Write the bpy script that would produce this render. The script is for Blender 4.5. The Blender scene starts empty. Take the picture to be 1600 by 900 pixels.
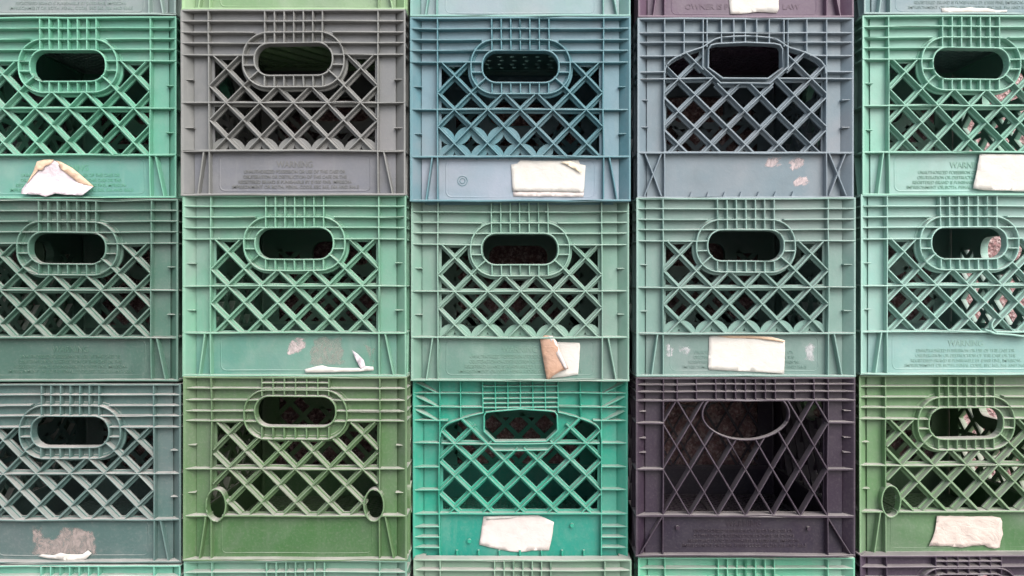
import bpy, bmesh, math, random
from mathutils import Vector, Matrix, noise
from mathutils.geometry import tessellate_polygon, delaunay_2d_cdt

SC = bpy.context.scene
S = 0.00095                     # metres per photo pixel on the front plane of the stack
DP = 1200.0                     # camera distance in the same pixels
W, H = 345.0, 285.0             # a crate, in pixels
CAMZ = 713 * S

# ------------------------------------------------------------------ camera
cd = bpy.data.cameras.new('camera'); cam = bpy.data.objects.new('camera', cd)
SC.collection.objects.link(cam); SC.camera = cam
cd.sensor_width = 36; cd.lens = 27.0; cd.clip_start = 0.01; cd.clip_end = 200
cam.location = (0, -DP * S, CAMZ); cam.rotation_euler = (math.radians(90), 0, 0)

# ------------------------------------------------------------------ light (bright overcast, upper right front)
SUN = Vector((0.50, -0.86, 0.92)).normalized()
el = math.asin(SUN.z); rot = math.atan2(SUN.x, SUN.y)
w = bpy.data.worlds.new('World'); SC.world = w; w.use_nodes = True
nt = w.node_tree; bg = nt.nodes['Background']
sky = nt.nodes.new('ShaderNodeTexSky'); sky.sky_type = 'NISHITA'; sky.sun_disc = False
sky.sun_elevation = el; sky.sun_rotation = rot; sky.dust_density = 3.0; sky.ozone_density = 0.6
hs = nt.nodes.new('ShaderNodeHueSaturation'); hs.inputs['Saturation'].default_value = 0.5   # a veiled, whitish sky
nt.links.new(sky.outputs[0], hs.inputs['Color']); nt.links.new(hs.outputs[0], bg.inputs[0]); bg.inputs[1].default_value = 0.15
sd = bpy.data.lights.new('sun', 'SUN'); so = bpy.data.objects.new('sun', sd); SC.collection.objects.link(so)
sd.energy = 1.5; sd.angle = math.radians(45); sd.color = (1.0, 0.95, 0.90)
so.rotation_euler = (-SUN).to_track_quat('-Z', 'Y').to_euler(); so.location = (2, -3, 4)
SC.view_settings.view_transform = 'Standard'; SC.view_settings.look = 'None'
SC.view_settings.exposure = 0.85; SC.view_settings.gamma = 1
SC.cycles.max_bounces = 8; SC.cycles.diffuse_bounces = 2

# ------------------------------------------------------------------ materials
def lin(c):
    return tuple((x / 255 / 12.92 if x / 255 <= 0.04045 else ((x / 255 + 0.055) / 1.055) ** 2.4) for x in c)

class NB:
    def __init__(s, name):
        s.m = bpy.data.materials.new(name); s.m.use_nodes = True
        s.t = s.m.node_tree; s.b = s.t.nodes['Principled BSDF']
    def n(s, ty, **k):
        x = s.t.nodes.new(ty)
        for a, v in k.items(): setattr(x, a, v)
        return x
    def put(s, sock, v):
        if hasattr(v, 'is_output'): s.t.links.new(v, sock)
        else: sock.default_value = v
    def noise(s, vec, scale, detail=4, rough=0.55, dist=0.0):
        x = s.n('ShaderNodeTexNoise'); s.put(x.inputs['Vector'], vec)
        x.inputs['Scale'].default_value = scale; x.inputs['Detail'].default_value = detail
        x.inputs['Roughness'].default_value = rough; x.inputs['Distortion'].default_value = dist
        return x.outputs['Fac']
    def ramp(s, f, a, b, lo=0.0, hi=1.0):
        x = s.n('ShaderNodeMapRange'); x.clamp = True
        s.put(x.inputs['Value'], f)
        for i, v in zip((1, 2, 3, 4), (a, b, lo, hi)): x.inputs[i].default_value = v
        return x.outputs[0]
    def mul(s, a, b, op='MULTIPLY'):
        x = s.n('ShaderNodeMath', operation=op); s.put(x.inputs[0], a); s.put(x.inputs[1], b)
        return x.outputs[0]
    def mix(s, f, a, b):
        x = s.n('ShaderNodeMix', data_type='RGBA'); s.put(x.inputs[0], f)
        s.put(x.inputs[6], a if hasattr(a, 'is_output') else (*a, 1)); s.put(x.inputs[7], b if hasattr(b, 'is_output') else (*b, 1))
        return x.outputs[2]
    def coords(s, seed, scl=(1, 1, 1)):
        tc = s.n('ShaderNodeTexCoord'); mp = s.n('ShaderNodeMapping')
        s.t.links.new(tc.outputs['Object'], mp.inputs[0]); mp.inputs['Location'].default_value = (seed * 1.7, seed * 2.3, seed * 0.9)
        mp.inputs['Scale'].default_value = scl
        return mp.outputs[0]
    def attr(s, name):
        return s.n('ShaderNodeAttribute', attribute_name=name).outputs['Fac']
    def bump(s, h, st, dist=0.001):
        x = s.n('ShaderNodeBump'); s.put(x.inputs['Height'], h); x.inputs['Strength'].default_value = st
        x.inputs['Distance'].default_value = dist; s.t.links.new(x.outputs[0], s.b.inputs['Normal'])

KALB = 0.72
def alb(c):
    c = [min(0.8, v * KALB) for v in lin(c)]; g = sum(c) / 3
    return tuple(0.90 * v + 0.10 * g for v in c)

def plastic(name, rib, plate, dust=0.4, seed=0.0, text=False):
    q = NB(name); v = q.coords(seed)
    rib, plate = alb(rib), alb(plate)
    n1 = q.noise(v, 9, 5, 0.6); n2 = q.noise(v, 24, 5, 0.55, 0.4); n3 = q.noise(v, 260, 3, 0.6)
    vs = q.coords(seed + 3, (1, 1, 0.16)); ns = q.noise(vs, 60, 5, 0.6, 0.3)
    tc = q.n('ShaderNodeTexCoord'); sz = q.n('ShaderNodeSeparateXYZ'); q.t.links.new(tc.outputs['Object'], sz.inputs[0])
    low = q.ramp(sz.outputs[2], 0.0655, 0.067, 1.0, 0.45)      # the smooth lower panel takes more of the plate colour than the ribbed part
    col = q.mix(q.mul(q.mul(q.attr('plate'), low), q.ramp(n1, 0.3, 0.62, 0.6, 1.0)), rib, plate)
    g = sum(rib) / 3; kd = min(1.0, (g / 0.16) ** 1.2)
    faded = tuple(0.55 * c + 0.45 * g + 0.06 * kd for c in rib); grime = tuple(c * 0.62 + 0.008 for c in rib)
    col = q.mix(q.ramp(n2, 0.50, 0.80, 0, 0.40), col, faded)
    col = q.mix(q.ramp(q.noise(v, 13, 6, 0.62, 0.8), 0.48, 0.78, 0, 0.50), col, grime)
    col = q.mix(q.ramp(ns, 0.56, 0.72, 0, 0.30), col, tuple(0.6 * c + 0.12 * kd for c in rib))
    # chalky, worn front edges of the ribs
    col = q.mix(q.ramp(q.noise(q.coords(seed + 5), 5.5, 6, 0.6, 0.7), 0.46, 0.72, 0, 0.34), col, (0.5 * g + 0.17 * kd, 0.5 * g + 0.15 * kd, 0.5 * g + 0.17 * kd))
    worn = tuple(c * 1.05 + 0.02 + 0.03 * kd for c in rib)
    col = q.mix(q.mul(q.ramp(q.attr('edge'), 0.86, 1.0), q.ramp(n2, 0.3, 0.62, 0.45, 1.0)), col, worn)
    # scuff marks
    sc = q.ramp(q.noise(q.coords(seed + 9, (1, 1, 3.5)), 75, 4, 0.7, 1.6), 0.69, 0.76, 0, 0.30)
    col = q.mix(sc, col, tuple(0.5 * c + 0.05 + 0.17 * kd for c in rib))
    # settled dust on ledges
    geo = q.n('ShaderNodeNewGeometry'); sx = q.n('ShaderNodeSeparateXYZ'); q.t.links.new(geo.outputs['Normal'], sx.inputs[0])
    up = q.ramp(sx.outputs[2], 0.35, 0.9)
    col = q.mix(q.mul(q.mul(up, q.ramp(n2, 0.25, 0.6, 0.6, 1.0)), min(0.9, dust + 0.15)), col, (0.46, 0.43, 0.41))
    col = q.mix(q.mul(q.ramp(n3, 0.5, 0.75), 0.03 + 0.10 * dust), col, (0.40, 0.36, 0.34))
    if text: col = q.mix(0.26, col, tuple(c * 0.35 for c in plate))
    q.put(q.b.inputs['Base Color'], col)
    q.put(q.b.inputs['Roughness'], q.ramp(n2, 0.3, 0.7, 0.34, 0.60))
    q.b.inputs['Specular IOR Level'].default_value = 0.42
    q.bump(q.mul(n3, q.mul(n2, 2.0), 'ADD'), 0.28, 0.0007)
    return q.m

def paper_mat(name, c, stain=(0.55, 0.36, 0.22), amt=0.0, seed=0.0, wr=0.5, printed=False):
    q = NB(name); v = q.coords(seed)
    n = q.noise(v, 30, 5, 0.6, 0.5); f = q.noise(v, 400, 3)
    col = q.mix(q.ramp(n, 0.55 - 0.3 * amt, 0.85 - 0.3 * amt, 0, 0.25 + 0.6 * amt), c, stain)
    col = q.mix(q.ramp(f, 0.4, 0.8, 0, 0.1), col, tuple(x * 0.6 for x in c))
    q.put(q.b.inputs['Base Color'], col); q.b.inputs['Roughness'].default_value = 0.85
    q.b.inputs['Specular IOR Level'].default_value = 0.2
    q.bump(q.noise(q.coords(seed, (1, 1, 1.4)), 75, 3, 0.55, 1.2), wr, 0.0018)
    return q.m

def residue_mat(name, c, dens=0.5, seed=0.0, scale=80, top=0.9):
    q = NB(name); v = q.coords(seed)
    a = q.noise(v, scale, 6, 0.68, 0.8); e = q.attr('fade')
    al = q.ramp(q.mul(a, q.mul(e, 0.35), 'ADD'), 0.95 - dens * 0.25, 1.10 - dens * 0.25, 0, top)
    q.put(q.b.inputs['Base Color'], q.mix(q.ramp(q.noise(v, 130, 4), 0.35, 0.7), c, tuple(x * 0.72 for x in c)))
    al = q.mul(al, q.ramp(q.noise(q.coords(seed + 2, (1, 1, 0.5)), 95, 5, 0.7, 1.5), 0.32, 0.60, 0.35, 1.0))
    q.put(q.b.inputs['Alpha'], al); q.b.inputs['Roughness'].default_value = 0.8
    return q.m

M = {}
M['white'] = paper_mat('white_paper', (0.60, 0.58, 0.545), (0.55, 0.47, 0.40), amt=0.3, wr=0.4)
M['pinkish'] = paper_mat('pinkish_paper', (0.60, 0.54, 0.52), (0.58, 0.47, 0.43), 0.35, 2, 0.35)
M['crumple'] = paper_mat('crumpled_paper', (0.58, 0.50, 0.45), (0.44, 0.36, 0.32), 0.2, 5, 1.0)
M['cream'] = paper_mat('cream_stained_paper', (0.74, 0.64, 0.50), (0.60, 0.52, 0.36), 0.3, 11, 0.4)
M['kraft'] = paper_mat('brown_paper', (0.42, 0.26, 0.18), (0.62, 0.44, 0.36), 0.35, 3, 0.7)
M['tan'] = paper_mat('tan_stained_paper', (0.72, 0.52, 0.38), (0.42, 0.24, 0.14), 0.35, 8, 0.6)
M['lilac'] = paper_mat('weathered_paper', (0.60, 0.54, 0.58), (0.50, 0.40, 0.40), 0.35, 7, 1.0)
M['res_pink'] = residue_mat('torn_paper_residue', (0.66, 0.54, 0.54), 1.25, 1, 75, 0.8)
M['res_brown'] = residue_mat('glue_residue', (0.40, 0.33, 0.31), 1.25, 4, 70, 0.8)
M['res_grey'] = residue_mat('faint_glue_residue', (0.38, 0.37, 0.33), 1.35, 6, 60, 0.55)
M['res_white'] = residue_mat('white_paper_residue', (0.64, 0.64, 0.66), 1.25, 9, 80, 0.75)
M['res_rust'] = residue_mat('rusty_residue', (0.42, 0.24, 0.17), 0.8, 12, 90)

# ------------------------------------------------------------------ mesh helpers: u right, v down, d into the crate (pixels)
def stadium(cx, cy, hw, hh, r, n=8):
    pts = []
    for (sx, sy, a0) in ((1, -1, -90), (1, 1, 0), (-1, 1, 90), (-1, -1, 180)):
        for i in range(n + 1):
            a = math.radians(a0 + 90 * i / n)
            pts.append((cx + sx * (hw - r) + r * math.cos(a), cy + sy * (hh - r) + r * math.sin(a)))
    return pts

def smooth(pts, n=5, closed=False):
    out = []; N = len(pts)
    for i in range(N if closed else N - 1):
        p0, p1, p2, p3 = [pts[(i + k) % N] if closed else pts[min(max(i + k, 0), N - 1)] for k in (-1, 0, 1, 2)]
        for j in range(n):
            t = j / n
            out.append(tuple(0.5 * (2 * p1[c] + (p2[c] - p0[c]) * t + (2 * p0[c] - 5 * p1[c] + 4 * p2[c] - p3[c]) * t * t
                        + (3 * p1[c] - p0[c] - 3 * p2[c] + p3[c]) * t ** 3) for c in (0, 1)))
    if not closed: out.append(pts[-1])
    return out

def inside(p, poly):
    c = False; n = len(poly)
    for i in range(n):
        a, b = poly[i], poly[i - 1]
        if (a[1] > p[1]) != (b[1] > p[1]) and p[0] < (b[0] - a[0]) * (p[1] - a[1]) / (b[1] - a[1]) + a[0]: c = not c
    return c

def clip(p, q, poly, ext=0.0):
    ts = [0.0, 1.0]; dx, dy = q[0] - p[0], q[1] - p[1]; n = len(poly)
    for i in range(n):
        a, b = poly[i], poly[i - 1]; ex, ey = b[0] - a[0], b[1] - a[1]
        den = dx * ey - dy * ex
        if abs(den) < 1e-9: continue
        t = ((a[0] - p[0]) * ey - (a[1] - p[1]) * ex) / den
        s = ((a[0] - p[0]) * dy - (a[1] - p[1]) * dx) / den
        if 0 <= s <= 1 and 0 < t < 1: ts.append(t)
    ts.sort(); L = math.hypot(dx, dy); out = []
    for t0, t1 in zip(ts, ts[1:]):
        if (t1 - t0) * L < 2.5: continue
        m = (t0 + t1) / 2
        if inside((p[0] + dx * m, p[1] + dy * m), poly):
            e = ext / L
            out.append(((p[0] + dx * (t0 - e), p[1] + dy * (t0 - e)), (p[0] + dx * (t1 + e), p[1] + dy * (t1 + e))))
    return out

class MB:
    def __init__(s, mitre=True):
        s.bm = bmesh.new(); s.e = s.bm.verts.layers.float.new('edge'); s.p = s.bm.verts.layers.float.new('plate')
        s.f = s.bm.verts.layers.float.new('fade'); s.mitre = mitre
    def vert(s, u, v, d, edge=0.0, plate=0.0, fade=0.0):
        if s.mitre and d > -2: u = min(max(u, max(d, 0) + 0.2), W - max(d, 0) - 0.2)
        x = s.bm.verts.new(((u - W / 2) * S, (d - W / 2) * S, (H - v) * S)); x[s.e] = edge; x[s.p] = plate; x[s.f] = fade
        return x
    def face(s, vs, mi=0):
        try: f = s.bm.faces.new(vs); f.material_index = mi; return f
        except ValueError: return None
    def sweep(s, pts, prof, closed=False, plate=0.0):
        if not closed or len(pts) < 40:
            q = []
            for a, b in zip(pts, pts[1:] + (pts[:1] if closed else [])):
                k = max(1, int(math.dist(a, b) / 34))
                q += [(a[0] + (b[0] - a[0]) * t / k, a[1] + (b[1] - a[1]) * t / k) for t in range(k)]
            pts = q if closed else q + [pts[-1]]
        n = len(pts); rings = []
        for i in range(n):
            a = pts[i - 1] if (closed or i > 0) else None
            b = pts[(i + 1) % n] if (closed or i < n - 1) else None
            p = pts[i]; ns = []
            for (c, e) in ((a, p), (p, b)):
                if c is None or e is None: continue
                dx, dy = e[0] - c[0], e[1] - c[1]; L = math.hypot(dx, dy) or 1
                ns.append((-dy / L, dx / L))
            if len(ns) == 2:
                mx, my = ns[0][0] + ns[1][0], ns[0][1] + ns[1][1]; L = math.hypot(mx, my) or 1; mx /= L; my /= L
                k = 1 / max(0.5, mx * ns[0][0] + my * ns[0][1]); nx, ny = mx * k, my * k
            else: nx, ny = ns[0]
            rings.append([s.vert(p[0] + nx * o, p[1] + ny * o, d, 1.0 if d < 0.95 else 0.0, plate) for (o, d) in prof])
        m = len(prof)
        for i in range(n if closed else n - 1):
            r0, r1 = rings[i], rings[(i + 1) % n]
            for j in range(m): s.face((r0[j], r0[(j + 1) % m], r1[(j + 1) % m], r1[j]))
        if not closed:
            s.face(rings[0]); s.face(list(reversed(rings[-1])))
    def prism(s, outer, holes, d0, d1, plate=1.0):
        loops = [outer] + holes
        tris = tessellate_polygon([[Vector((p[0], p[1], 0)) for p in l] for l in loops])
        flat = [p for l in loops for p in l]
        F = [s.vert(p[0], p[1], d0, 0, plate) for p in flat]; B = [s.vert(p[0], p[1], d1, 0, plate) for p in flat]
        for t in tris:
            s.face([F[i] for i in t]); s.face([B[i] for i in reversed(t)])
        k = 0
        for l in loops:
            n = len(l)
            for i in range(n):
                a, b = k + i, k + (i + 1) % n; s.face((F[a], F[b], B[b], B[a]))
            k += n
    def box(s, u0, u1, v0, v1, d0, d1, plate=0.0):
        s.prism([(u0, v0), (u1, v0), (u1, v1), (u0, v1)], [], d0, d1, plate)
    def done(s, name, recalc=True):
        bmesh.ops.remove_doubles(s.bm, verts=s.bm.verts[:], dist=1e-7)
        if recalc: bmesh.ops.recalc_face_normals(s.bm, faces=s.bm.faces[:])
        me = bpy.data.meshes.new(name); s.bm.to_mesh(me); s.bm.free(); return me

def rib(d0=0.0, d1=11.6, fw=2.2, bw=3.6):
    return [(-bw / 2, d1), (-fw / 2, d0 + 0.7), (-fw / 2 + 0.6, d0), (fw / 2 - 0.6, d0), (fw / 2, d0 + 0.7), (bw / 2, d1)]
def tee(d0=0.0, db=8.8, de=13.4, fw=2.1, bw=3.4, B=9.2):
    return [(-B / 2, de), (-B / 2, db + 0.8), (-B / 2 + 0.8, db), (-bw / 2, db), (-fw / 2, d0 + 0.7), (-fw / 2 + 0.6, d0),
            (fw / 2 - 0.6, d0), (fw / 2, d0 + 0.7), (bw / 2, db), (B / 2 - 0.8, db), (B / 2, db + 0.8), (B / 2, de)]

def lattice(mb, c, hp, vp, win, ext=6, B=9.2, db=8.8, fw=2.1, thin=False):
    big = 400; k = vp / hp
    for j in range(-8, 9):
        u0 = c[0] + j * 2 * hp
        for sg, d0 in ((1, 0.25), (-1, 0.6)):
            p = (u0 - big, c[1] - sg * big * k); q = (u0 + big, c[1] + sg * big * k)
            for a, b in clip(p, q, win, ext):
                if thin: mb.sweep([a, b], rib(0.1, 7.0, 2.3, 3.0) if sg == 1 else rib(0.9, 14.5, 2.4, 4.4))
                else: mb.sweep([a, b], tee(d0, db + d0, 13.0 + d0, fw=fw, B=B))

PD0, PD1 = 10.5, 13.6
def frame_common(mb, vribs=(42.5, 302.5), rims=(1.5, 283.5)):
    for v, fw in zip(rims, (3.0, 3.1)): mb.sweep([(0, v), (W, v)], rib(0 if fw < 3.05 else -0.5, 17.5, fw, fw))
    # diagonal corner webs closing the recess at each corner post
    for sg in (0, 1):
        pts = [(0.2, 0.0), (2.4, 0.0), (19.5, 16.5), (17.2, 17.2)]
        if sg: pts = [(W - a, b) for a, b in pts]
        T = [mb.vert(a, 0.5, b, 1.0 if b < 1 else 0.0, 0.3) for a, b in pts]
        Bv = [mb.vert(a, 284.3, b, 1.0 if b < 1 else 0.0, 0.3) for a, b in pts]
        mb.face(T); mb.face(list(reversed(Bv)))
        for i in range(4): mb.face((T[i], Bv[i], Bv[(i + 1) % 4], T[(i + 1) % 4]))
    # stacking foot inside the lip
    mb.box(24, W - 24, 277, 288, 20.5, 23.5, 0)
    mb.box(24, W - 24, 277, 280, 13.2, 21, 0)
def hr(mb, v, u0=0, u1=W, fw=2.2, d0=0.0): mb.sweep([(u0, v), (u1, v)], rib(d0, fw=fw))
def vr(mb, u, v0, v1, fw=2.1, d0=0.45): mb.sweep([(u, v0), (u, v1)], rib(d0, fw=fw))
def ticks(mb, vs, a=4.5, b=18):
    for v in vs:
        for u0, u1 in ((a, b), (W - b, W - a)): mb.sweep([(u0, v), (u1, v)], rib(3.0, 12, 1.8, 2.6))
def foot_ribs(mb, v0=217, v1=283):
    for sg in (0, 1):
        a, b = (34, v0), (24.5, v1)
        if sg: a, b = (W - 33.5, v0), (W - 20.5, v1)
        mb.sweep([a, b], rib(0.8, fw=2.4, bw=4.5))
def full_plate(mb, holes):
    mb.prism([(17, 0.8), (W - 17, 0.8), (W - 17, 284), (17, 284)], holes, PD0, PD1)

def bulge_window(outer, top, u0=48, u1=297, v1=212.5):
    low = [p for p in outer if p[1] > top + 1.5]
    low.sort(key=lambda p: p[0])
    # points of a stadium's lower half, left to right
    return [(u0, top)] + [(low[0][0] - 1.0, top)] + low + [(low[-1][0] + 1.0, top)] + [(u1, top), (u1, v1), (u0, v1)]

LOOPS = {'E': (0, 1), 'F': (0,)}
def corner_win(win, sides, cut, v1=212.5, u0=48.0):
    # the window's lower corners, either grown (plate) or bitten off (lattice) by the oval loops
    win = [p for p in win if not (p[1] == v1 and ((p[0] < 172 and 0 in sides) or (p[0] > 172 and 1 in sides)))]
    cx, cy, rx, ry = (50.5, 199.5, 16.5, 26.5) if cut else (50.5, 199.5, 14.0, 23.5)
    tb = math.asin((v1 - cy) / ry); tt = -math.acos(0) - math.asin((cx - u0) / rx)      # where bottom edge / side edge meet the oval
    if cut: ts = [tb + (tt - tb) * i / 12 for i in range(13)]                            # over the right-hand side of the oval
    else: ts = [tb + (tt + math.tau - tb) * i / 16 for i in range(17)]                   # round below and left
    arc = [(cx + rx * math.cos(t), cy + ry * math.sin(t)) for t in ts]
    mir = [(W - a, b) for a, b in reversed(arc)]
    return win + (mir if 1 in sides else []) + (arc if 0 in sides else [])
def gen_A(kind='A'):
    fr, la, gr = MB(), MB(), MB()
    E = kind == 'E'; LP = LOOPS.get(kind, ())
    if E:
        hv = [18.7, 37, 54, 69]; inner = (172.5, 54.5, 63, 23.8, 22); outer = (172.5, 59.2, 79.5, 38, 35)
        gx = [172.5 + 17.3 * k for k in range(-3, 4)]; gv = [10, 18.7]; gb = 30.5; cut = (18.7,)
    else:
        hv = [18, 35, 51.5, 69.5]; inner = (172.5, 76.3, 60.5, 25, 23); outer = (172.5, 76.8, 78, 41.8, 38)
        gx = [172.5 + 14.9 * k for k in range(-3, 4)]; gv = [18, 35]; gb = 51.5; cut = ()
    mid, bot = 143.0, 216.2
    ist, ost = stadium(*inner), stadium(*outer)
    ledge = stadium(outer[0], outer[1], outer[2] + 4.5, outer[3] + 4.5, outer[4] + 4)
    win = bulge_window(ledge, 73.5)
    hole = stadium(inner[0], inner[1], inner[2] - 1, inner[3] - 1, inner[4] - 1)
    bwin = win
    if LP:
        # keep the undamaged corner where there is no loop
        base = [p for p in win if p[1] < 200]; right = [] if 1 in LP else [(297, 212.5)]
        bwin = base + right; bwin = corner_win(bwin, LP, True) if True else bwin
        win = corner_win(base + right, LP, False)
    full_plate(fr, [win, hole])
    frame_common(fr)
    a0 = 60 if 0 in LP else 0; a1 = W - 60 if 1 in LP else W
    fr.sweep([(a0, bot), (a1, bot)], rib(0, 17, 3.0, 4.4))
    if 0 in LP: fr.sweep([(0, bot), (40, bot)], rib(0, 17, 3.0, 4.4))
    if 1 in LP: fr.sweep([(W - 40, bot), (W, bot)], rib(0, 17, 3.0, 4.4))
    fr.sweep(stadium(172.5, 249, 117, 27.5, 8, 4), [(-1.8, 10.9), (-0.5, 10.1), (0.5, 10.1), (1.8, 10.9)], closed=True, plate=1.0)
    for sd in LP:
        cxl = 50.5 if sd == 0 else W - 50.5
        gr.sweep([(cxl + 15.2 * math.cos(math.tau * i / 32), 199.5 + 24.8 * math.sin(math.tau * i / 32)) for i in range(32)],
                 [(-1.5, 13.4), (-1.1, -0.4), (-0.5, -1.0), (0.5, -1.0), (1.1, -0.4), (1.5, 13.4)], closed=True)
    hr(fr, mid, 0, 47); hr(fr, mid, W - 47, W)
    def ringx(v, st):    # where a horizontal line meets a stadium on the left
        cx, cy, hw, hh, r = st
        dy = abs(v - cy) - (hh - r)
        return cx - (hw - r) - (math.sqrt(max(0, r * r - max(0, dy) ** 2)))
    for v in hv:
        if E and v in (18.7,): hr(fr, v, 0, gx[0]); hr(fr, v, gx[-1], W); continue
        x = ringx(v, outer); x2 = x
        if not E and v == 35: x2 = 112
        hr(fr, v, 0, x2); hr(fr, v, W - x2, W)
    for sd, u in enumerate((42.5, 302.5)):
        if sd in LP: vr(fr, u, 1, 178); vr(fr, u, 221, 284)
        else: vr(fr, u, 1, 284)
    ticks(fr, (107, 180.5)); foot_ribs(fr)
    # grid of small cells over the grip
    for u in gx: vr(gr, u, 1.5, gb, d0=0.5)
    for v in gv: hr(gr, v, gx[0], gx[-1], d0=0.1)
    # grip rings and ticks
    gr.sweep(ist, rib(-0.3, 14.2, 2.3, 3.4), closed=True)
    gr.sweep(ost, tee(-0.15, 9.4, 13.5, B=10), closed=True)
    for u in gx: vr(gr, u, inner[1] + inner[3], outer[1] + outer[3], d0=0.3)
    for v in ([37, 54, 70] if E else [51.5, 69.5, 85]):
        xo, xi = ringx(v, outer), ringx(v, inner)
        if v == 51.5 and not E: xi = 130
        hr(gr, v, xo, xi, d0=0.2); hr(gr, v, W - xi, W - xo, d0=0.2)
    if not E:
        for sg in (0, 1):
            a, b = (103.5, 106.5), (119.5, 92.5)
            if sg: a, b = (W - a[0], a[1]), (W - b[0], b[1])
            gr.sweep([a, b], rib(0.15))
    # diamond lattice
    lattice(la, (172.5, mid), 25.9, 26.5, bwin, ext=3 if LP else 6)
    la.sweep([(47, mid), (W - 47, mid)], tee(-0.05, 9.2, 13.1, B=9))
    lob = []
    if kind in ('S', 'T'):
        for j in range(-3, 4):
            uc = 172.5 + 51.8 * j
            for sg in (1, -1): lob.append((uc + sg * 12.95, 209.2, sg))
    if kind == 'T':
        lob = [l for l in lob if l[0] < 215]
        for j in (-3, -2, -1):
            uc = 172.5 + 51.8 * j + 25.9
            for sg in (1, -1): lob.append((uc + sg * 12.95, 182.7, sg))
    for (cu, cv, sg) in lob:
        a = math.atan2(26.5 * sg, 25.9); pts = []
        for i in range(16):
            t = math.tau * i / 16; ex, ey = 17 * math.cos(t), 10.5 * math.sin(t)
            x, y = cu + ex * math.cos(a) - ey * math.sin(a), cv + ex * math.sin(a) + ey * math.cos(a)
            pts.append((min(max(x, 45), 300), min(y, 214.6)))
        q = []
        for p in pts:
            if not q or math.dist(p, q[-1]) > 0.3: q.append(p)
        if len(q) > 3: la.prism(q, [], 9.8 + 0.2 * sg, 13.4 - 0.2 * sg, 0)
    return dict(panel=fr.done('side_panel'), lattice=la.done('lattice'), grip=gr.done('grip_ring'))

def gen_B():
    fr, la, gr = MB(), MB(), MB()
    arch = smooth([(44.5, 88), (45, 80), (49, 72), (57, 65), (74.5, 56.5), (90, 51), (104, 46.5), (112, 41)], 4)
    archr = [(W - a, b) for a, b in reversed(arch)]
    top = smooth([(112, 41), (126, 33), (150, 29.8), (172.5, 29), (195, 29.8), (219, 33), (233, 41)], 4)
    fin = [(113, 50), (117, 43.5), (126, 41), (172.5, 38.8), (219, 41), (228, 43.5), (232, 50), (232, 79), (209, 96), (136, 96), (113, 79)]
    fout = [(104.5, 46), (104.5, 78), (133, 103.5), (212, 103.5), (240.5, 78), (240.5, 46)]
    win = [(48, 90)] + [(a + 2.5, b + 2.5) for a, b in arch[6:-6]] + [(101, 50), (101, 80), (131, 108), (214, 108), (W - 101, 80), (W - 101, 50)] + \
          [(a - 2.5, b + 2.5) for a, b in archr[6:-6]] + [(297, 90), (297, 209), (48, 209)]
    full_plate(fr, [win, [(a, b) for a, b in fin]])
    frame_common(fr)
    fr.sweep([(0, 212.7), (W, 212.7)], rib(0, 17, 3, 4.2))
    fr.sweep(arch, rib(-0.1)); fr.sweep(archr, rib(-0.1)); gr.sweep(top, rib(-0.1))
    hr(fr, 24); hr(fr, 39, 0, 117); hr(fr, 39, W - 117, W)
    hr(fr, 60, 0, 70); hr(fr, 60, W - 70, W)
    hr(fr, 85, 0, 43); hr(fr, 85, W - 43, W); hr(fr, 96, 0, 48); hr(fr, 96, W - 48, W)
    for u in (43.5, 302): vr(fr, u, 1, 284)
    for u in (74.5, 104.6, 110.8):
        vr(fr, u, 1.5, 57 if u < 80 else 46); vr(fr, W - u, 1.5, 57 if u < 80 else 46)
    for u in (134, 154, 172.5, 191, 211): vr(gr, u, 1.5, 39.5)
    gr.sweep(fin, rib(-0.3, 14.2, 2.3, 3.4), closed=True)
    gr.sweep(fout, tee(-0.15, 9.4, 13.5, B=8))
    lattice(la, (172.5, 96), 26.5, 25.9, win)
    la.sweep([(46, 96), (118, 96)], tee(0, 9.2, 13.1, B=8)); la.sweep([(W - 118, 96), (W - 46, 96)], tee(0, 9.2, 13.1, B=8))
    ticks(fr, (128.5, 172))
    for sg in (0, 1):
        for a, b in (((12.5, 214), (38.5, 281)), ((38.5, 214), (11, 281))):
            if sg: a, b = (W - a[0], a[1]), (W - b[0], b[1])
            fr.sweep([a, b], rib(0.8 if a[0] < b[0] else 1.2, fw=2.2))
    for u in (87, 114, 140.5, 167, 195, 222, 250): fr.prism([(u - 3.4, 282), (u, 273), (u + 3.4, 282)], [], 5.5, 11.0, 0)
    return dict(panel=fr.done('side_panel'), lattice=la.done('lattice'), grip=gr.done('grip_ring'))

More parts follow.
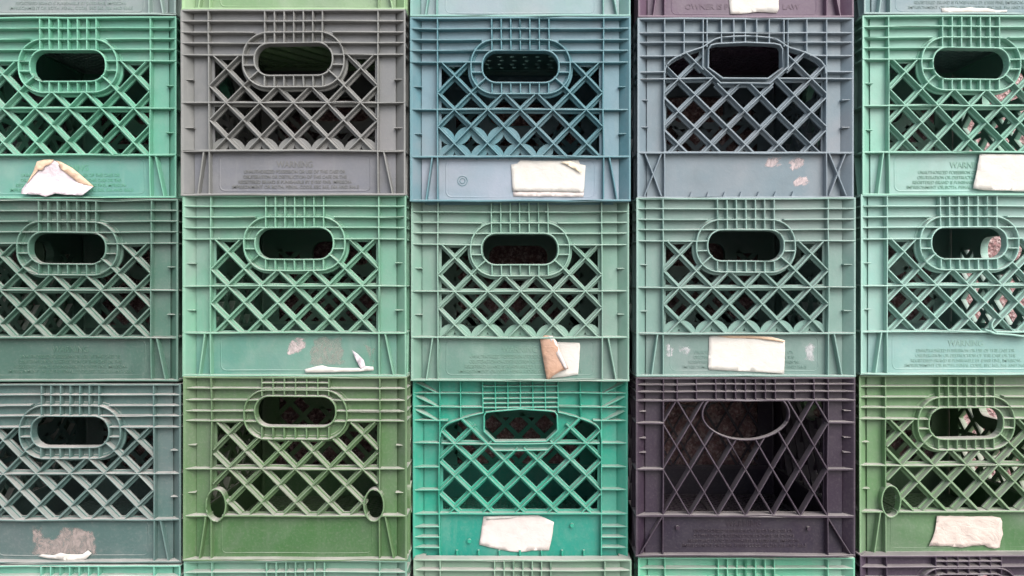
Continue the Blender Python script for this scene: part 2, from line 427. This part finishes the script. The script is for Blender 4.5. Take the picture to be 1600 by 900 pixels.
def gen_C():
    fr, la, gr = MB(), MB(), MB()
    arch = smooth([(43.5, 92), (44.5, 83), (49, 75), (58, 68.5), (79, 61), (95, 56.5), (112, 52.5)], 4)
    archr = [(W - a, b) for a, b in reversed(arch)]
    fin = [(113.5, 57), (117, 51.5), (126, 50), (172.5, 46.5), (219, 50), (228, 51.5), (231.5, 57), (231.5, 81), (213.5, 98), (131, 98), (113.5, 81)]
    win = [(48, 94)] + [(a + 2.5, b + 3) for a, b in arch[6:-8]] + [(84, 66), (112, 90), (131, 112), (214, 112), (233, 90), (W - 84, 66)] + \
          [(a - 2.5, b + 3) for a, b in archr[8:-6]] + [(297, 94), (297, 208), (48, 208)]
    full_plate(fr, [win, fin])
    frame_common(fr)
    fr.sweep([(0, 212.5), (W, 212.5)], rib(0, 17, 3, 4.2))
    fr.sweep(arch, rib(-0.1)); fr.sweep(archr, rib(-0.1))
    hr(fr, 21.7, 0, 112); hr(fr, 21.7, W - 112, W); hr(fr, 43.4, 0, 112); hr(fr, 43.4, W - 112, W)
    hr(fr, 65, 0, 56); hr(fr, 65, W - 56, W)
    for v in (101, 139, 175, 233, 249.5, 266): hr(fr, v, 0, 43); hr(fr, v, W - 43, W)
    for u in (42.5, 302.5): vr(fr, u, 1, 284)
    for u in (76, 112): vr(fr, u, 1.5, 60 if u < 80 else 53); vr(fr, W - u, 1.5, 60 if u < 80 else 53)
    for u in (132.5, 152.5, 172.5, 192.5, 212.5): vr(gr, u, 1.5, 48)
    for v in (11, 21.7, 30, 37.5, 44.5): hr(gr, v, 112, W - 112, d0=0.1)
    gr.sweep(fin, rib(-0.3, 14.2, 2.3, 3.4), closed=True)
    for sg in (0, 1):
        f = (lambda a: (W - a[0], a[1])) if sg else (lambda a: a)
        for v in (5.5, 27, 49): fr.sweep([f((4, v)), f((40, v + 17))], rib(0.9))
        gr.sweep([f((79, 62)), f((120, 101.5))], tee(0.3, B=8))
    gr.sweep([(112, 101.5), (W - 112, 101.5)], rib(-0.1)); gr.sweep([(128, 112), (W - 128, 112)], tee(0.0, 8.5, 13.5, B=6))
    lattice(la, (172.5, 153.7), 26.4, 25.4, win)
    la.sweep([(46, 101.5), (114, 101.5)], tee(0, 9.2, 13.1, B=8)); la.sweep([(W - 114, 101.5), (W - 46, 101.5)], tee(0, 9.2, 13.1, B=8))
    for u in (70, 105, 139, 172.5, 207, 240, 275): vr(fr, u, 272, 283, fw=2.8, d0=5)
    for (u, v) in ((90, 257.5), (256, 233)):
        pts = [(u + 3.2 * math.cos(math.tau * i / 10), v + 3.2 * math.sin(math.tau * i / 10)) for i in range(10)]
        fr.prism(pts, [], 5.5, 11.0, 0)
    return dict(panel=fr.done('side_panel'), lattice=la.done('lattice'), grip=gr.done('grip_ring'))

def gen_D():
    fr, la, gr = MB(), MB(), MB()
    el = [(172.5 - 68 * math.cos(a), 58 + 41 * math.sin(a)) for a in [math.radians(-31 + 242 * i / 30) for i in range(31)]]
    box = [(47, 39.5), (298, 39.5), (298, 217), (47, 217)]
    low = [p for p in el if p[1] > 40]
    win = [(44, 37.5)] + [(low[0][0], 37.5)] + low + [(low[-1][0], 37.5)] + [(301.5, 37.5), (301.5, 219), (44, 219)]
    full_plate(fr, [box]); frame_common(fr)
    for v in (11, 22.6): hr(fr, v)
    fr.sweep([(0, 36.5), (W, 36.5)], rib(-0.1, 17, 3, 4)); fr.sweep([(0, 220.5), (W, 220.5)], rib(-0.1, 17, 4, 6))
    for v in (72, 146.5): hr(fr, v, 0, 44, fw=3.2); hr(fr, v, W - 44, W, fw=3.2)
    for u in (43.6, 302): vr(fr, u, 1, 284)
    for u in (65, 95.5, 126, 141.5, 157, 172.5, 188, 203.5, 219, 249.5, 280): vr(fr, u, 1.5, 36)
    ticks(fr, (54, 96.5, 120), 3, 17)
    gr.sweep(el, rib(-0.3, 8, 2.3, 3.2))
    lattice(la, (172.5, 146.5), 21.6, 37, win, ext=0.6, thin=True)
    for sg in (0, 1):
        f = (lambda a: (W - a[0], a[1])) if sg else (lambda a: a)
        fr.sweep([f((43, 222)), f((7, 281))], rib(0.9))
    for u in (68, 274):
        pts = [(u + 3.2 * math.cos(math.tau * i / 10), 241.5 + 3.2 * math.sin(math.tau * i / 10)) for i in range(10)]
        fr.prism(pts, [], 5.5, 11.0, 0)
    return dict(panel=fr.done('side_panel'), lattice=la.done('lattice'), grip=gr.done('grip_ring'))

TYPES = {'A': gen_A('A'), 'S': gen_A('S'), 'T': gen_A('T'), 'E': gen_A('E'), 'F': gen_A('F'), 'B': gen_B(), 'C': gen_C(), 'D': gen_D()}

def gen_floor(kind):
    mb = MB(False); L = 300.0; o = (W - L) / 2
    def bar(p, q, wd, z0, z1):
        dx, dy = q[0] - p[0], q[1] - p[1]; l = math.hypot(dx, dy); nx, ny = -dy / l * wd / 2, dx / l * wd / 2
        A = [(p[0] + nx, p[1] + ny), (q[0] + nx, q[1] + ny), (q[0] - nx, q[1] - ny), (p[0] - nx, p[1] - ny)]
        T = [mb.vert(a, z0, b) for a, b in A]; Bq = [mb.vert(a, z1, b) for a, b in A]
        mb.face(T); mb.face(list(reversed(Bq)))
        for i in range(4): mb.face((T[i], Bq[i], Bq[(i + 1) % 4], T[(i + 1) % 4]))
    sq = [(o, o), (W - o, o), (W - o, W - o), (o, W - o)]
    if kind == 'diamond':
        for k in range(-22, 23):
            for sg, z in ((1, 0.0), (-1, 0.35)):
                c = W / 2 + k * 21
                for a, b in clip((c - 400, W / 2 - sg * 400 * 0.62), (c + 400, W / 2 + sg * 400 * 0.62), sq): bar(a, b, 4.2, 274.5 + z, 281 + z)
    elif kind == 'slat':
        for k in range(27): bar((o, o + 6 + k * 12), (W - o, o + 6 + k * 12), 7.5, 275, 279)
        for k in range(-7, 8):
            c = W / 2 + k * 42
            for a, b in clip((c - 300, W / 2 - 360), (c + 300, W / 2 + 360), sq): bar(a, b, 5, 274, 282)
    else:
        holes = []
        for i in range(12):
            for j in range(12):
                cx, cy = o + 17 + i * 24 + (j % 2) * 4, o + 17 + j * 24
                holes.append([(cx + 5 * math.cos(math.tau * t / 8), cy + 5 * math.sin(math.tau * t / 8)) for t in range(8)])
        loops = [sq] + holes; flat = [p for l in loops for p in l]
        tris = tessellate_polygon([[Vector((*p, 0)) for p in l] for l in loops])
        T = [mb.vert(p[0], 275, p[1]) for p in flat]; Bq = [mb.vert(p[0], 279, p[1]) for p in flat]
        for t in tris: mb.face([T[i] for i in t]); mb.face([Bq[i] for i in reversed(t)])
        k = 0
        for l in loops:
            for i in range(len(l)):
                a, b = k + i, k + (i + 1) % len(l); mb.face((T[a], T[b], Bq[b], Bq[a]))
            k += len(l)
    for a, b in zip(sq, sq[1:] + sq[:1]): bar(a, b, 9, 273.5, 282.5)
    if kind == 'diamond':
        bar((W / 2, o), (W / 2, W - o), 7, 273, 283); bar((o, W / 2), (W - o, W / 2), 7, 273.3, 282.7)
    return mb.done('floor_grid')
FLOORS = {k: gen_floor(k) for k in ('diamond', 'slat', 'holes')}

# lettering: (text, centre u, baseline v, width, cap height)
def gen_text(lines, depth=0.8):
    bm = bmesh.new()
    for (t, cu, v, wd, ch) in lines:
        c = bpy.data.curves.new('lettering', 'FONT'); c.body = t; c.align_x = 'CENTER'; c.extrude = 0.5; c.offset = 0.012; c.resolution_u = 3
        o = bpy.data.objects.new('lettering', c); SC.collection.objects.link(o)
        bpy.context.view_layer.update()
        me = bpy.data.meshes.new_from_object(o.evaluated_get(bpy.context.evaluated_depsgraph_get()))
        xs = [p.co.x for p in me.vertices]; ys = [p.co.y for p in me.vertices]
        x0, x1, y1 = min(xs), max(xs), max(ys)
        tb = bmesh.new(); tb.from_mesh(me)
        for p in tb.verts:
            u = cu + ((p.co.x - x0) / (x1 - x0) - 0.5) * wd; vv = v - p.co.y / y1 * ch
            d = PD0 - (p.co.z + 0.5) * depth + 0.1
            p.co = ((u - W / 2) * S, (d - W / 2) * S, (H - vv) * S)
        tm = bpy.data.meshes.new('t'); tb.to_mesh(tm); tb.free(); bm.from_mesh(tm)
        bpy.data.meshes.remove(tm); bpy.data.meshes.remove(me)
        bpy.data.objects.remove(o); bpy.data.curves.remove(c)
    bmesh.ops.recalc_face_normals(bm, faces=bm.faces[:])
    me = bpy.data.meshes.new('warning_lettering'); bm.to_mesh(me); bm.free(); return me
TX = {'warn': gen_text([('WARNING', 172, 240, 56, 9.5),
        ('UNAUTHORIZED POSSESSION OR USE OF THIS CASE OR', 172, 249.3, 157, 5),
        ('OBLITERATION OR DESTRUCTION OF THIS CASE OR THE', 172.5, 257.3, 160, 5),
        ('REGISTERED BRAND IS PUNISHABLE BY $1000 FINE, IMPRISON-', 173, 265.2, 176, 5),
        ('IMPRISONMENT OR BOTH. PENAL CODE, SEC 565, 566 AND 566.5', 173.5, 272.8, 196, 5)]),
      'owner': gen_text([('OWNER IS PUNISHABLE BY LAW', 170, 268.5, 185, 8.5)])}

# ------------------------------------------------------------------ paper in a crate's own coordinates
def paper_mesh(name, pieces, step=7):
    """pieces: (outline in u,v ; base depth ; wrinkle height ; material index ; edge lift)"""
    mb = MB(False)
    for (poly, d, wr, mi, lift) in pieces:
        us = [p[0] for p in poly]; vs = [p[1] for p in poly]
        fine = []
        for a, b in zip(poly, poly[1:] + poly[:1]):
            n = max(1, int(math.dist(a, b) / step))
            for i in range(n):
                t = i / n; jx = (random.random() - 0.5) * 0.5
                fine.append((a[0] + (b[0] - a[0]) * t + jx * (i > 0), a[1] + (b[1] - a[1]) * t + jx * (i > 0)))
        pts = list(fine); u = min(us)
        while u < max(us):
            v = min(vs)
            while v < max(vs):
                p = (u + random.uniform(-1, 1), v + random.uniform(-1, 1))
                if inside(p, fine) and min(math.dist(p, q) for q in fine) > step * 0.45: pts.append(p)
                v += step
            u += step
        n = len(fine)
        co, _, fs, *_ = delaunay_2d_cdt([Vector(p) for p in pts], [(i, (i + 1) % n) for i in range(n)], [list(range(n))], 1, 1e-4)
        cu, cv = sum(us) / len(us), sum(vs) / len(vs); hu, hv = max(us) - min(us), max(vs) - min(vs)
        def dep(c):
            nz = noise.noise(Vector((c[0] * 0.06, c[1] * 0.08, d * 3.1 + cu))) + 0.5 * noise.noise(Vector((c[0] * 0.17, c[1] * 0.15, cu)))
            l = lift(c, ((c[0] - min(us)) / hu, (c[1] - min(vs)) / hv)) if lift else 0
            return min(d - wr * (0.5 + nz) - l, d)
        def fd(c):
            return min(1.0, min(math.dist(c, q) for q in fine) / 7.0)
        F = [mb.vert(c[0], c[1], dep(c), 0, 0, fd(c)) for c in co]; Bk = [mb.vert(c[0], c[1], dep(c) + 0.45, 0, 0, fd(c)) for c in co]
        cnt = {}
        for f in fs:
            mb.face([F[i] for i in f], mi)
            if wr > 0.01: mb.face([Bk[i] for i in reversed(f)], mi)
            for i in range(len(f)):
                a, b = f[i], f[(i + 1) % len(f)]; cnt[(a, b)] = 1
        if wr > 0.01:
            for (a, b) in cnt:
                if (b, a) not in cnt: mb.face((F[a], Bk[a], Bk[b], F[b]), mi)
    me = mb.done(name)
    for p in me.polygons: p.use_smooth = abs(p.normal.y) > 0.35
    return me

random.seed(4)
# ------------------------------------------------------------------ the setting
def struct(name, me, mats, kind='structure'):
    o = bpy.data.objects.new(name, me); SC.collection.objects.link(o)
    for m in mats: me.materials.append(m)
    if kind: o['kind'] = kind
    return o
q = NB('asphalt'); v = q.coords(1); n = q.noise(v, 3, 5); f = q.noise(v, 220, 4)
q.put(q.b.inputs['Base Color'], q.mix(q.ramp(f, 0.35, 0.7), (0.10, 0.098, 0.094), (0.24, 0.23, 0.22))); q.b.inputs['Roughness'].default_value = 0.9
q.bump(f, 0.6, 0.003); asphalt = q.m
bm = bmesh.new(); bmesh.ops.create_grid(bm, x_segments=2, y_segments=2, size=40); me = bpy.data.meshes.new('ground'); bm.to_mesh(me); bm.free()
struct('ground', me, [asphalt])

q = NB('pink_stucco'); v = q.coords(2); n = q.noise(v, 4, 4); f = q.noise(v, 160, 5, 0.7); vo = q.n('ShaderNodeTexVoronoi'); q.put(vo.inputs['Vector'], v); vo.inputs['Scale'].default_value = 130
c1 = q.mix(q.ramp(n, 0.35, 0.7), (0.32, 0.18, 0.18), (0.25, 0.135, 0.135))
q.put(q.b.inputs['Base Color'], q.mix(q.ramp(f, 0.48, 0.68), c1, (0.70, 0.56, 0.55))); q.b.inputs['Roughness'].default_value = 0.9
q.bump(q.mul(f, vo.outputs['Distance'], 'ADD'), 1.0, 0.006); stucco = q.m
bm = bmesh.new(); bmesh.ops.create_cube(bm, size=1)
y0 = (W + 34) * S
for x in bm.verts: x.co = (x.co.x * 5.0 + 0.6, y0 + 0.1 + x.co.y * 0.2, 1.2 + x.co.z * 2.4)
me = bpy.data.meshes.new('stucco_wall'); bm.to_mesh(me); bm.free()
o = struct('stucco_wall', me, [stucco], None); o['label'] = 'rough pink stucco wall behind the stacked crates'; o['category'] = 'wall'

# ------------------------------------------------------------------ crates
GROUP = 'plastic milk crates stacked in columns'
def part(name, me, parent, mats, label=None):
    o = bpy.data.objects.new(name, me); SC.collection.objects.link(o); o.parent = parent
    while len(me.materials) < len(mats): me.materials.append(None)
    for i, m in enumerate(mats): o.material_slots[i].link = 'OBJECT'; o.material_slots[i].material = m
    if label: o['label'] = label
    return o

CR = {}
def warp(src, seed):
    # every crate has its own slight warping and knocks along the ribs
    me = src.copy(); rnd = random.Random(seed); o = Vector((seed * 3.1, seed * 1.7, seed))
    for vtx in me.vertices:
        c = vtx.co; q = Vector((c.x * 9, 0, c.z * 9)) + o; f = Vector((c.x * 48, 0, c.z * 48)) + o
        front = min(1.0, max(0.0, (-(c.y / S) - W / 2 + 14) / 14))
        n1 = noise.noise_vector(q); n2 = noise.noise_vector(f)
        c.x += (n1.x * 1.3 + n2.x * 0.5 * front) * S * (1 if abs(c.x) < 165 * S else 0.3); c.z += (n1.z * 1.3 + n2.z * 0.5 * front) * S
        c.y += n1.y * 2.0 * front * S
        if front > 0.9 and rnd.random() < 0.03: c.y += rnd.uniform(1.0, 3.2) * S; c.z += rnd.uniform(-1, 1) * S
    return me
def crate(row, col, rect, typ, rib_c, plate_c, dust, label, text=None, floor='diamond', extra=True):
    x0, x1, y0, y1 = rect; wpx = x1 - x0; k = W / wpx; y0 -= 0.8; y1 += 1.5
    root = bpy.data.objects.new('milk_crate', None); SC.collection.objects.link(root)
    root.empty_display_size = 0.05
    zb = (450 - y1) * k * S + CAMZ; zt = (450 - y0) * k * S + CAMZ
    if row == 3: zb = 0.004
    yfront = (DP * k - DP) * S
    root.location = ((((x0 + x1) / 2) - 800) * k * S, yfront + W / 2 * S, zb)
    root.scale = (1, 1, (zt - zb) / (H * S))
    root['label'] = label; root['category'] = 'milk crate'; root['group'] = GROUP
    seed = (row + 3) * 7.13 + (col + 2) * 3.77
    mt = plastic('crate_plastic', rib_c, plate_c, dust, seed)
    T = TYPES[typ]; front = None
    for r in (0, 1, 2, 3):
        P = {k: (warp(T[k], seed) if r == 0 and -1 <= row and 0 <= col else T[k]) for k in T}
        p = part('side_panel', P['panel'], root, [mt]); p.rotation_euler = (0, 0, r * math.pi / 2)
        part('lattice', P['lattice'], p, [mt]); part('grip_ring', P['grip'], p, [mt])
        if r == 0: front = p
    part('floor_grid', FLOORS[floor], root, [plastic('crate_floor_plastic', rib_c, plate_c, 0.0, seed + 1)])
    if text: part('raised_lettering', TX[text], front, [plastic('crate_lettering', rib_c, plate_c, dust, seed, True)])
    CR[(row, col)] = dict(root=root, front=front, rect=(x0, x1, y0, y1), mat=mt)
    return root

G = lambda *c: c
# row, col: rect x0,x1,y0,y1 ; type ; rib colour ; plate colour ; dust ; text ; floor ; label
DATA = [
 (-1, 0, (-66, 275, -262, 22), 'A', G(153,181,174), G(132,146,148), .4, 'warn', 'diamond', 'dusty grey green crate, only its base in view at the top left'),
 (-1, 1, (284, 634, -271, 13.5), 'A', G(153,197,138), G(127,164,117), .4, None, 'slat', 'light green crate on top of the taupe grey crate, only its base in view'),
 (-1, 2, (641, 985, -260, 24), 'A', G(121,181,171), G(150,173,182), .3, None, 'holes', 'pale washed out green crate above the steel blue crate'),
 (-1, 3, (997, 1334, -254, 25.6), 'A', G(112,86,108), G(104,83,106), .3, 'owner', 'diamond', 'mauve crate at the top with a white sticker and the words OWNER IS LAW'),
 (-1, 4, (1350, 1690, -260, 20.6), 'A', G(138,173,171), G(121,148,158), .3, 'warn', 'diamond', 'grey green crate at the top right with a torn white label strip'),
 (0, 0, (-65.5, 275.5, 26.7, 308.6), 'A', G(108,192,160), G(101,161,152), .25, 'warn', 'diamond', 'green crate with a crumpled tan edged paper on its base, at the left'),
 (0, 1, (282.5, 633.5, 15, 304), 'S', G(131,133,130), G(120,123,133), .3, 'warn', 'diamond', 'taupe grey crate with scalloped lattice, the only grey one in view'),
 (0, 2, (640.6, 985.5, 26.7, 313), 'T', G(80,140,152), G(162,176,194), .3, None, 'diamond', 'steel blue crate carrying a bright white note low on its front'),
 (0, 3, (996, 1334, 28.4, 308.5), 'B', G(126,146,158), G(117,138,149), .3, None, 'diamond', 'blue grey crate with an arched top opening and crossed ribs at its lower corners'),
 (0, 4, (1347.8, 1688, 24, 304), 'A', G(133,199,174), G(153,202,194), .25, 'warn', 'diamond', 'green crate with a large white card over its lettering, at the right edge'),
 (1, 0, (-70, 278.3, 312, 594.5), 'A', G(87,132,114), G(73,106,96), .55, 'warn', 'diamond', 'dark forest green crate under the one with the crumpled paper'),
 (1, 1, (285, 635, 305, 587), 'A', G(119,180,150), G(92,151,137), .4, None, 'diamond', 'light green crate with torn label remnants and a white strip on its base'),
 (1, 2, (642, 983, 314, 594), 'S', G(132,178,158), G(99,140,128), .4, 'warn', 'diamond', 'sage green crate with a curled brown paper flap'),
 (1, 3, (994.2, 1337.2, 309.5, 587), 'S', G(130,171,160), G(116,143,137), .4, 'warn', 'diamond', 'grey green crate with a white rectangular label over the middle of its lettering'),
 (1, 4, (1345, 1685, 305, 584.6), 'A', G(153,204,189), G(139,184,180), .4, 'warn', 'diamond', 'pale mint crate with clear WARNING lettering and a pink wall seen through its grip'),
 (2, 0, (-65, 282.6, 600.6, 878.6), 'A', G(90,125,120), G(82,110,108), .8, None, 'diamond', 'slate green dusty crate with a grey glue patch on its base'),
 (2, 1, (286, 636, 589, 875), 'E', G(96,134,84), G(71,116,66), .85, None, 'diamond', 'olive green crate with two oval loops at its lower corners'),
 (2, 2, (645, 981, 594, 873), 'C', G(12,172,142), G(4,148,130), .45, None, 'diamond', 'bright emerald crate with a pinkish label, between sage and purple crates'),
 (2, 3, (993.5, 1336.5, 590.7, 868.6), 'D', G(64,49,66), G(42,34,54), .35, 'warn', 'diamond', 'dark purple crate with tall thin diamonds and a half round grip'),
 (2, 4, (1342.5, 1679, 587, 866), 'F', G(118,160,111), G(76,123,73), .7, None, 'diamond', 'grass green crate with crinkled paper and one oval loop at the right edge'),
 (3, 0, (-66, 282, 884, 1168), 'A', G(110,193,167), G(94,155,137), .7, None, 'diamond', 'green crate below the slate green one, only its top rim in view'),
 (3, 1, (287, 636, 876.5, 1168), 'A', G(114,172,146), G(96,148,126), .7, None, 'diamond', 'teal green crate rim under the olive crate with oval loops'),
 (3, 2, (646, 987, 875.5, 1168), 'A', G(130,170,142), G(108,142,120), .7, None, 'diamond', 'grey sage crate rim under the emerald crate'),
 (3, 3, (997, 1336, 872, 1168), 'A', G(107,199,162), G(90,167,141), .6, None, 'diamond', 'bright green crate rim under the dark purple crate'),
 (3, 4, (1344, 1684, 868.5, 1168), 'E', G(78,62,82), G(60,52,70), .35, None, 'diamond', 'dark plum crate rim at the lower right corner'),
]
for (r, c, rect, typ, rc, pc, du, tx, fl, lab) in DATA: crate(r, c, rect, typ, rc, pc, du, lab, tx, fl)
# unseen crates, added also for their shade: the stack goes on past the left and top edges of the photograph
for r in range(-2, 4):
    base = next(d for d in DATA if d[0] == max(r, -1) and d[1] == 0)
    y0, y1 = (base[2][2], base[2][3]) if r > -2 else (base[2][2] - 285, base[2][2] - 2)
    cc = [(95,150,130), (110,170,140), (120,124,128), (92,140,110), (118,160,140), (84,120,110)][r + 2]
    crate(r, -1, (-417, -72, y0, y1), 'A', cc, cc, .4, ['crate above the top left corner of the photo', 'crate left of the dusty topmost one', 'crate left of the one with crumpled paper', 'crate left of the forest green one', 'crate left of the slate one with a glue patch', 'crate below the lower left corner'][r + 2] + ', outside the left edge', None)
for c in range(5):
    b = next(d for d in DATA if d[0] == -1 and d[1] == c)
    cc = [(105,160,140), (120,124,126), (110,150,110), (100,170,140), (110,150,150)][c]
    crate(-2, c, (b[2][0], b[2][1], b[2][2] - 285, b[2][2] - 2), 'A', cc, cc, .4, 'crate outside the top edge, above the ' + ['dusty grey green', 'light green', 'pale washed out green', 'mauve', 'far right grey green'][c] + ' crate', None)

# ------------------------------------------------------------------ small marks and damage
def extra(key, name, polys, label=None):
    mb = MB(False)
    for pts, prof, cl in polys: mb.sweep(pts, prof, closed=cl)
    part(name, mb.done(name), CR[key]['front'], [CR[key]['mat']], label)
extra((0, 2), 'mould_mark', [([(81.5 + r * math.cos(math.tau * i / 24), 252 + r * math.sin(math.tau * i / 24)) for i in range(24)],
      [(-0.9, 11), (-0.4, 9.7), (0.4, 9.7), (0.9, 11)], True) for r in (7.5, 4.0)])
extra((1, 4), 'bent_lip', [
  (smooth([(196, 213), (204, 216), (214, 219.5), (238, 221), (256, 223.5), (266, 222), (276, 217), (300, 216)], 3), [(-2.6, 9), (-1.2, -2.2), (0.2, -2.6), (1.4, -1.8), (2.2, 9)], False),
  (smooth([(212, 196), (207, 203), (208, 211), (216, 218)], 4), [(-1.4, 5), (-0.8, -2.4), (0.8, -2.4), (1.4, 5)], False)], 'lower lattice edge bent and torn')

# ------------------------------------------------------------------ papers, outlines measured on each crate's front
def conv(key, pts, ox, oy, sc, d=0):
    x0, x1, y0, y1 = CR[key]['rect']; g = 1 + d / DP
    return [((800 + (ox + a / sc - 800) * g - x0) * W / (x1 - x0), (450 + (oy + b / sc - 450) * g - y0) * H / (y1 - y0)) for a, b in pts]
def paper(key, name, pieces, mats, label, org):
    pieces = [(a, (b - 3.3 if b > 8 else b - 1.0 if b > 5 else b), c, e, f) for (a, b, c, e, f) in pieces]
    P = [(conv(key, poly, *org, d), d, wr, mi, lf) for (poly, d, wr, mi, lf) in pieces]
    part(name, paper_mesh(name, P), CR[key]['front'], [M[m] for m in mats], label)
def residue(key, poly, mat, org, label, d=10.25):
    P = [(conv(key, poly, *org, d), d, 0.0, 0, None)]
    part('label_residue', paper_mesh('label_residue', P, 5), CR[key]['front'], [M[mat]], label)

o = (20, 240, 6.667)
paper((0, 0), 'paper_label', [
  ([(140,320),(180,270),(215,190),(260,80),(330,65),(420,65),(470,90),(520,160),(640,250),(740,325),(860,350),(780,445),(600,440),(500,425),(400,460),(330,440),(150,430),(135,380)], 12.0, 2.6, 0, lambda c, t: 14 * min(1, max(0, (c[1] - 260) / 19))),
  ([(440,70),(500,85),(620,150),(720,230),(845,345),(770,335),(700,320),(620,250),(500,155)], 8.0, 2, 1, None),
  ([(255,85),(330,64),(430,64),(400,110),(340,130),(310,175),(270,170),(215,230),(165,300),(150,310),(215,190)], 9.5, 1.5, 1, None)],
  ['lilac', 'tan'], 'crumpled white paper with tan folded edges', o)
o = (680, 240, 6.154)
paper((0, 2), 'paper_label', [
  ([(730,105),(790,95),(820,65),(1000,70),(1380,65),(1390,100),(1445,115),(1430,372),(745,362)], 12, 1.2, 0, None),
  ([(748,358),(1430,366),(1425,418),(752,412)], 12.8, 1, 1, None),
  ([(1200,80),(1300,72),(1375,110),(1410,190),(1340,150),(1270,110)], 9.0, 0.6, 2, None)],
  ['white', 'pinkish', 'cream'], 'bright white note with a cream stained corner', o)
paper((0, 4), 'paper_label', [([(1095,5),(1600,12),(1780,20),(1780,440),(1600,430),(1130,415),(1020,395)], 6, 1.5, 0, None)],
  ['white'], 'plain white card standing off the panel', (1380, 240, 7.27))
paper((-1, 3), 'paper_label', [([(688,-130),(686,-20),(695,95),(760,96),(880,82),(1010,88),(1025,60),(1022,20),(1028,-130)], 12.8, 1.2, 0, None)],
  ['white'], 'white sticker with a torn lower edge', (980, 0, 4.324))
paper((-1, 4), 'paper_label', [([(835,75),(950,72),(1020,80),(1100,68),(1170,78),(1250,76),(1350,98),(1440,93),(1442,110),(1330,115),(1000,118),(840,118)], 13.0, 0.6, 0, None)],
  ['white'], 'thin torn strip of white label', (1330, 0, 5.926))
o = (430, 515, 8.42)
paper((1, 1), 'paper_label', [
  ([(385,520),(480,500),(560,478),(620,470),(700,492),(880,505),(1100,505),(1130,520),(1200,480),(1290,490),(1298,535),(1100,552),(400,566)], 9.0, 0.8, 0, None),
  ([(1015,270),(1090,320),(1170,400),(1195,520),(1130,525),(1080,430),(1040,340)], 10, 2.5, 1, None)],
  ['white', 'lilac'], 'white strip left from a torn label, with a curled shred', o)
residue((1, 1), [(130,200),(200,90),(300,75),(400,120),(430,200),(400,270),(340,335),(200,335),(135,325)], 'res_pink', o, 'pinkish torn paper remnant')
residue((1, 1), [(470,110),(620,75),(880,80),(900,200),(950,440),(880,500),(620,470),(430,500),(450,300)], 'res_grey', o, 'grey glue mark')
residue((1, 1), [(1100,170),(1250,190),(1320,240),(1325,480),(1230,480),(1180,300)], 'res_grey', o, 'grey glue mark', 10.2)
o = (690, 510, 6.4)
paper((1, 2), 'paper_label', [
  ([(1090,150),(1240,158),(1380,165),(1385,210),(1365,480),(1250,500),(1060,525),(1100,300)], 12.4, 1.5, 0, None),
  ([(990,100),(1040,88),(1110,95),(1150,150),(1200,280),(1270,420),(1180,450),(1110,495),(1070,535),(1050,530),(1010,300),(985,130)], 4, 1.0, 1,
     lambda c, t: 3.0 * math.sin(math.pi * min(1, max(0, t[0])))),
  ([(1062,96),(1110,97),(1148,152),(1200,285),(1262,415),(1232,428),(1150,280),(1100,160)], 0.6, 0.5, 2, None)],
  ['white', 'kraft', 'pinkish'], 'white paper whose brown flap curls over it', o)
o = (1020, 515, 5.517)
paper((1, 3), 'paper_label', [
  ([(485,62),(495,53),(700,48),(880,50),(1020,60),(1135,92),(1128,380),(800,360),(485,345),(478,330)], 12.6, 1.0, 0,
     lambda c, t: 7 * max(0, t[0] - 0.6) ** 1.2),
  ([(560,55),(700,52),(880,54),(1020,64),(1128,94),(1128,106),(900,78),(640,72)], 11.4, 0.5, 1, lambda c, t: 6 * max(0, t[0] - 0.45))],
  ['white', 'tan'], 'white rectangular label with a tan upper edge', o)
residue((1, 3), [(108,115),(190,112),(190,215),(150,250),(108,240)], 'res_white', o, 'pale paper remnant')
residue((1, 3), [(208,120),(345,128),(340,190),(300,240),(270,248),(215,205)], 'res_white', o, 'pale paper remnant')
residue((1, 3), [(1285,105),(1405,100),(1410,285),(1350,290),(1300,250)], 'res_white', o, 'pale paper remnant')
paper((2, 2), 'paper_label', [
  ([(405,85),(700,78),(1020,72),(1110,105),(1205,150),(1180,320),(1150,470),(960,470),(830,492),(720,485),(560,455),(355,405)], 12.4, 1.5, 0, None),
  ([(420,92),(560,88),(830,84),(720,104),(560,118),(440,128)], 10.6, 0.5, 1, None),
  ],
  ['pinkish', 'white'], 'pale pink label with a folded top edge', (700, 795, 7.27))
o = (1400, 790, 8.0)
paper((2, 4), 'paper_label', [([(505,125),(900,130),(1200,130),(1300,150),(1320,200),(1325,350),(1300,440),(1290,520),(1220,532),(1150,520),(1100,490),(950,495),(820,515),(700,510),(640,498),(540,500),(400,500),(450,400),(480,300),(490,200)], 12.2, 3, 0, None)],
  ['crumple'], 'crinkled off white paper with ragged sides', o)
o = (0, 800, 6.667)
residue((2, 0), [(325,140),(440,145),(480,230),(540,270),(600,220),(660,135),(850,155),(900,180),(1010,195),(1025,450),(950,468),(320,475)], 'res_brown', o, 'greyish brown glue patch')
residue((2, 0), [(330,140),(440,140),(470,215),(400,230),(335,215)], 'res_rust', o, 'rusty corner of the glue patch', 10.1)
paper((2, 0), 'paper_label', [([(395,460),(440,440),(560,450),(630,425),(700,438),(860,440),(915,400),(955,430),(900,485),(860,500),(700,503),(500,480)], 7.5, 1.2, 0, None)],
  ['white'], 'torn sliver of white paper', o)
o = (1040, 235, 5.926)
residue((0, 3), [(890,110),(960,50),(1080,40),(1085,140),(1000,180),(900,170)], 'res_pink', o, 'pinkish paper remnant')
residue((0, 3), [(1115,60),(1200,40),(1300,45),(1290,130),(1240,190),(1140,195)], 'res_pink', o, 'pinkish paper remnant')
residue((0, 3), [(1140,290),(1220,228),(1310,232),(1345,290),(1300,345),(1180,340)], 'res_pink', o, 'pinkish paper remnant')
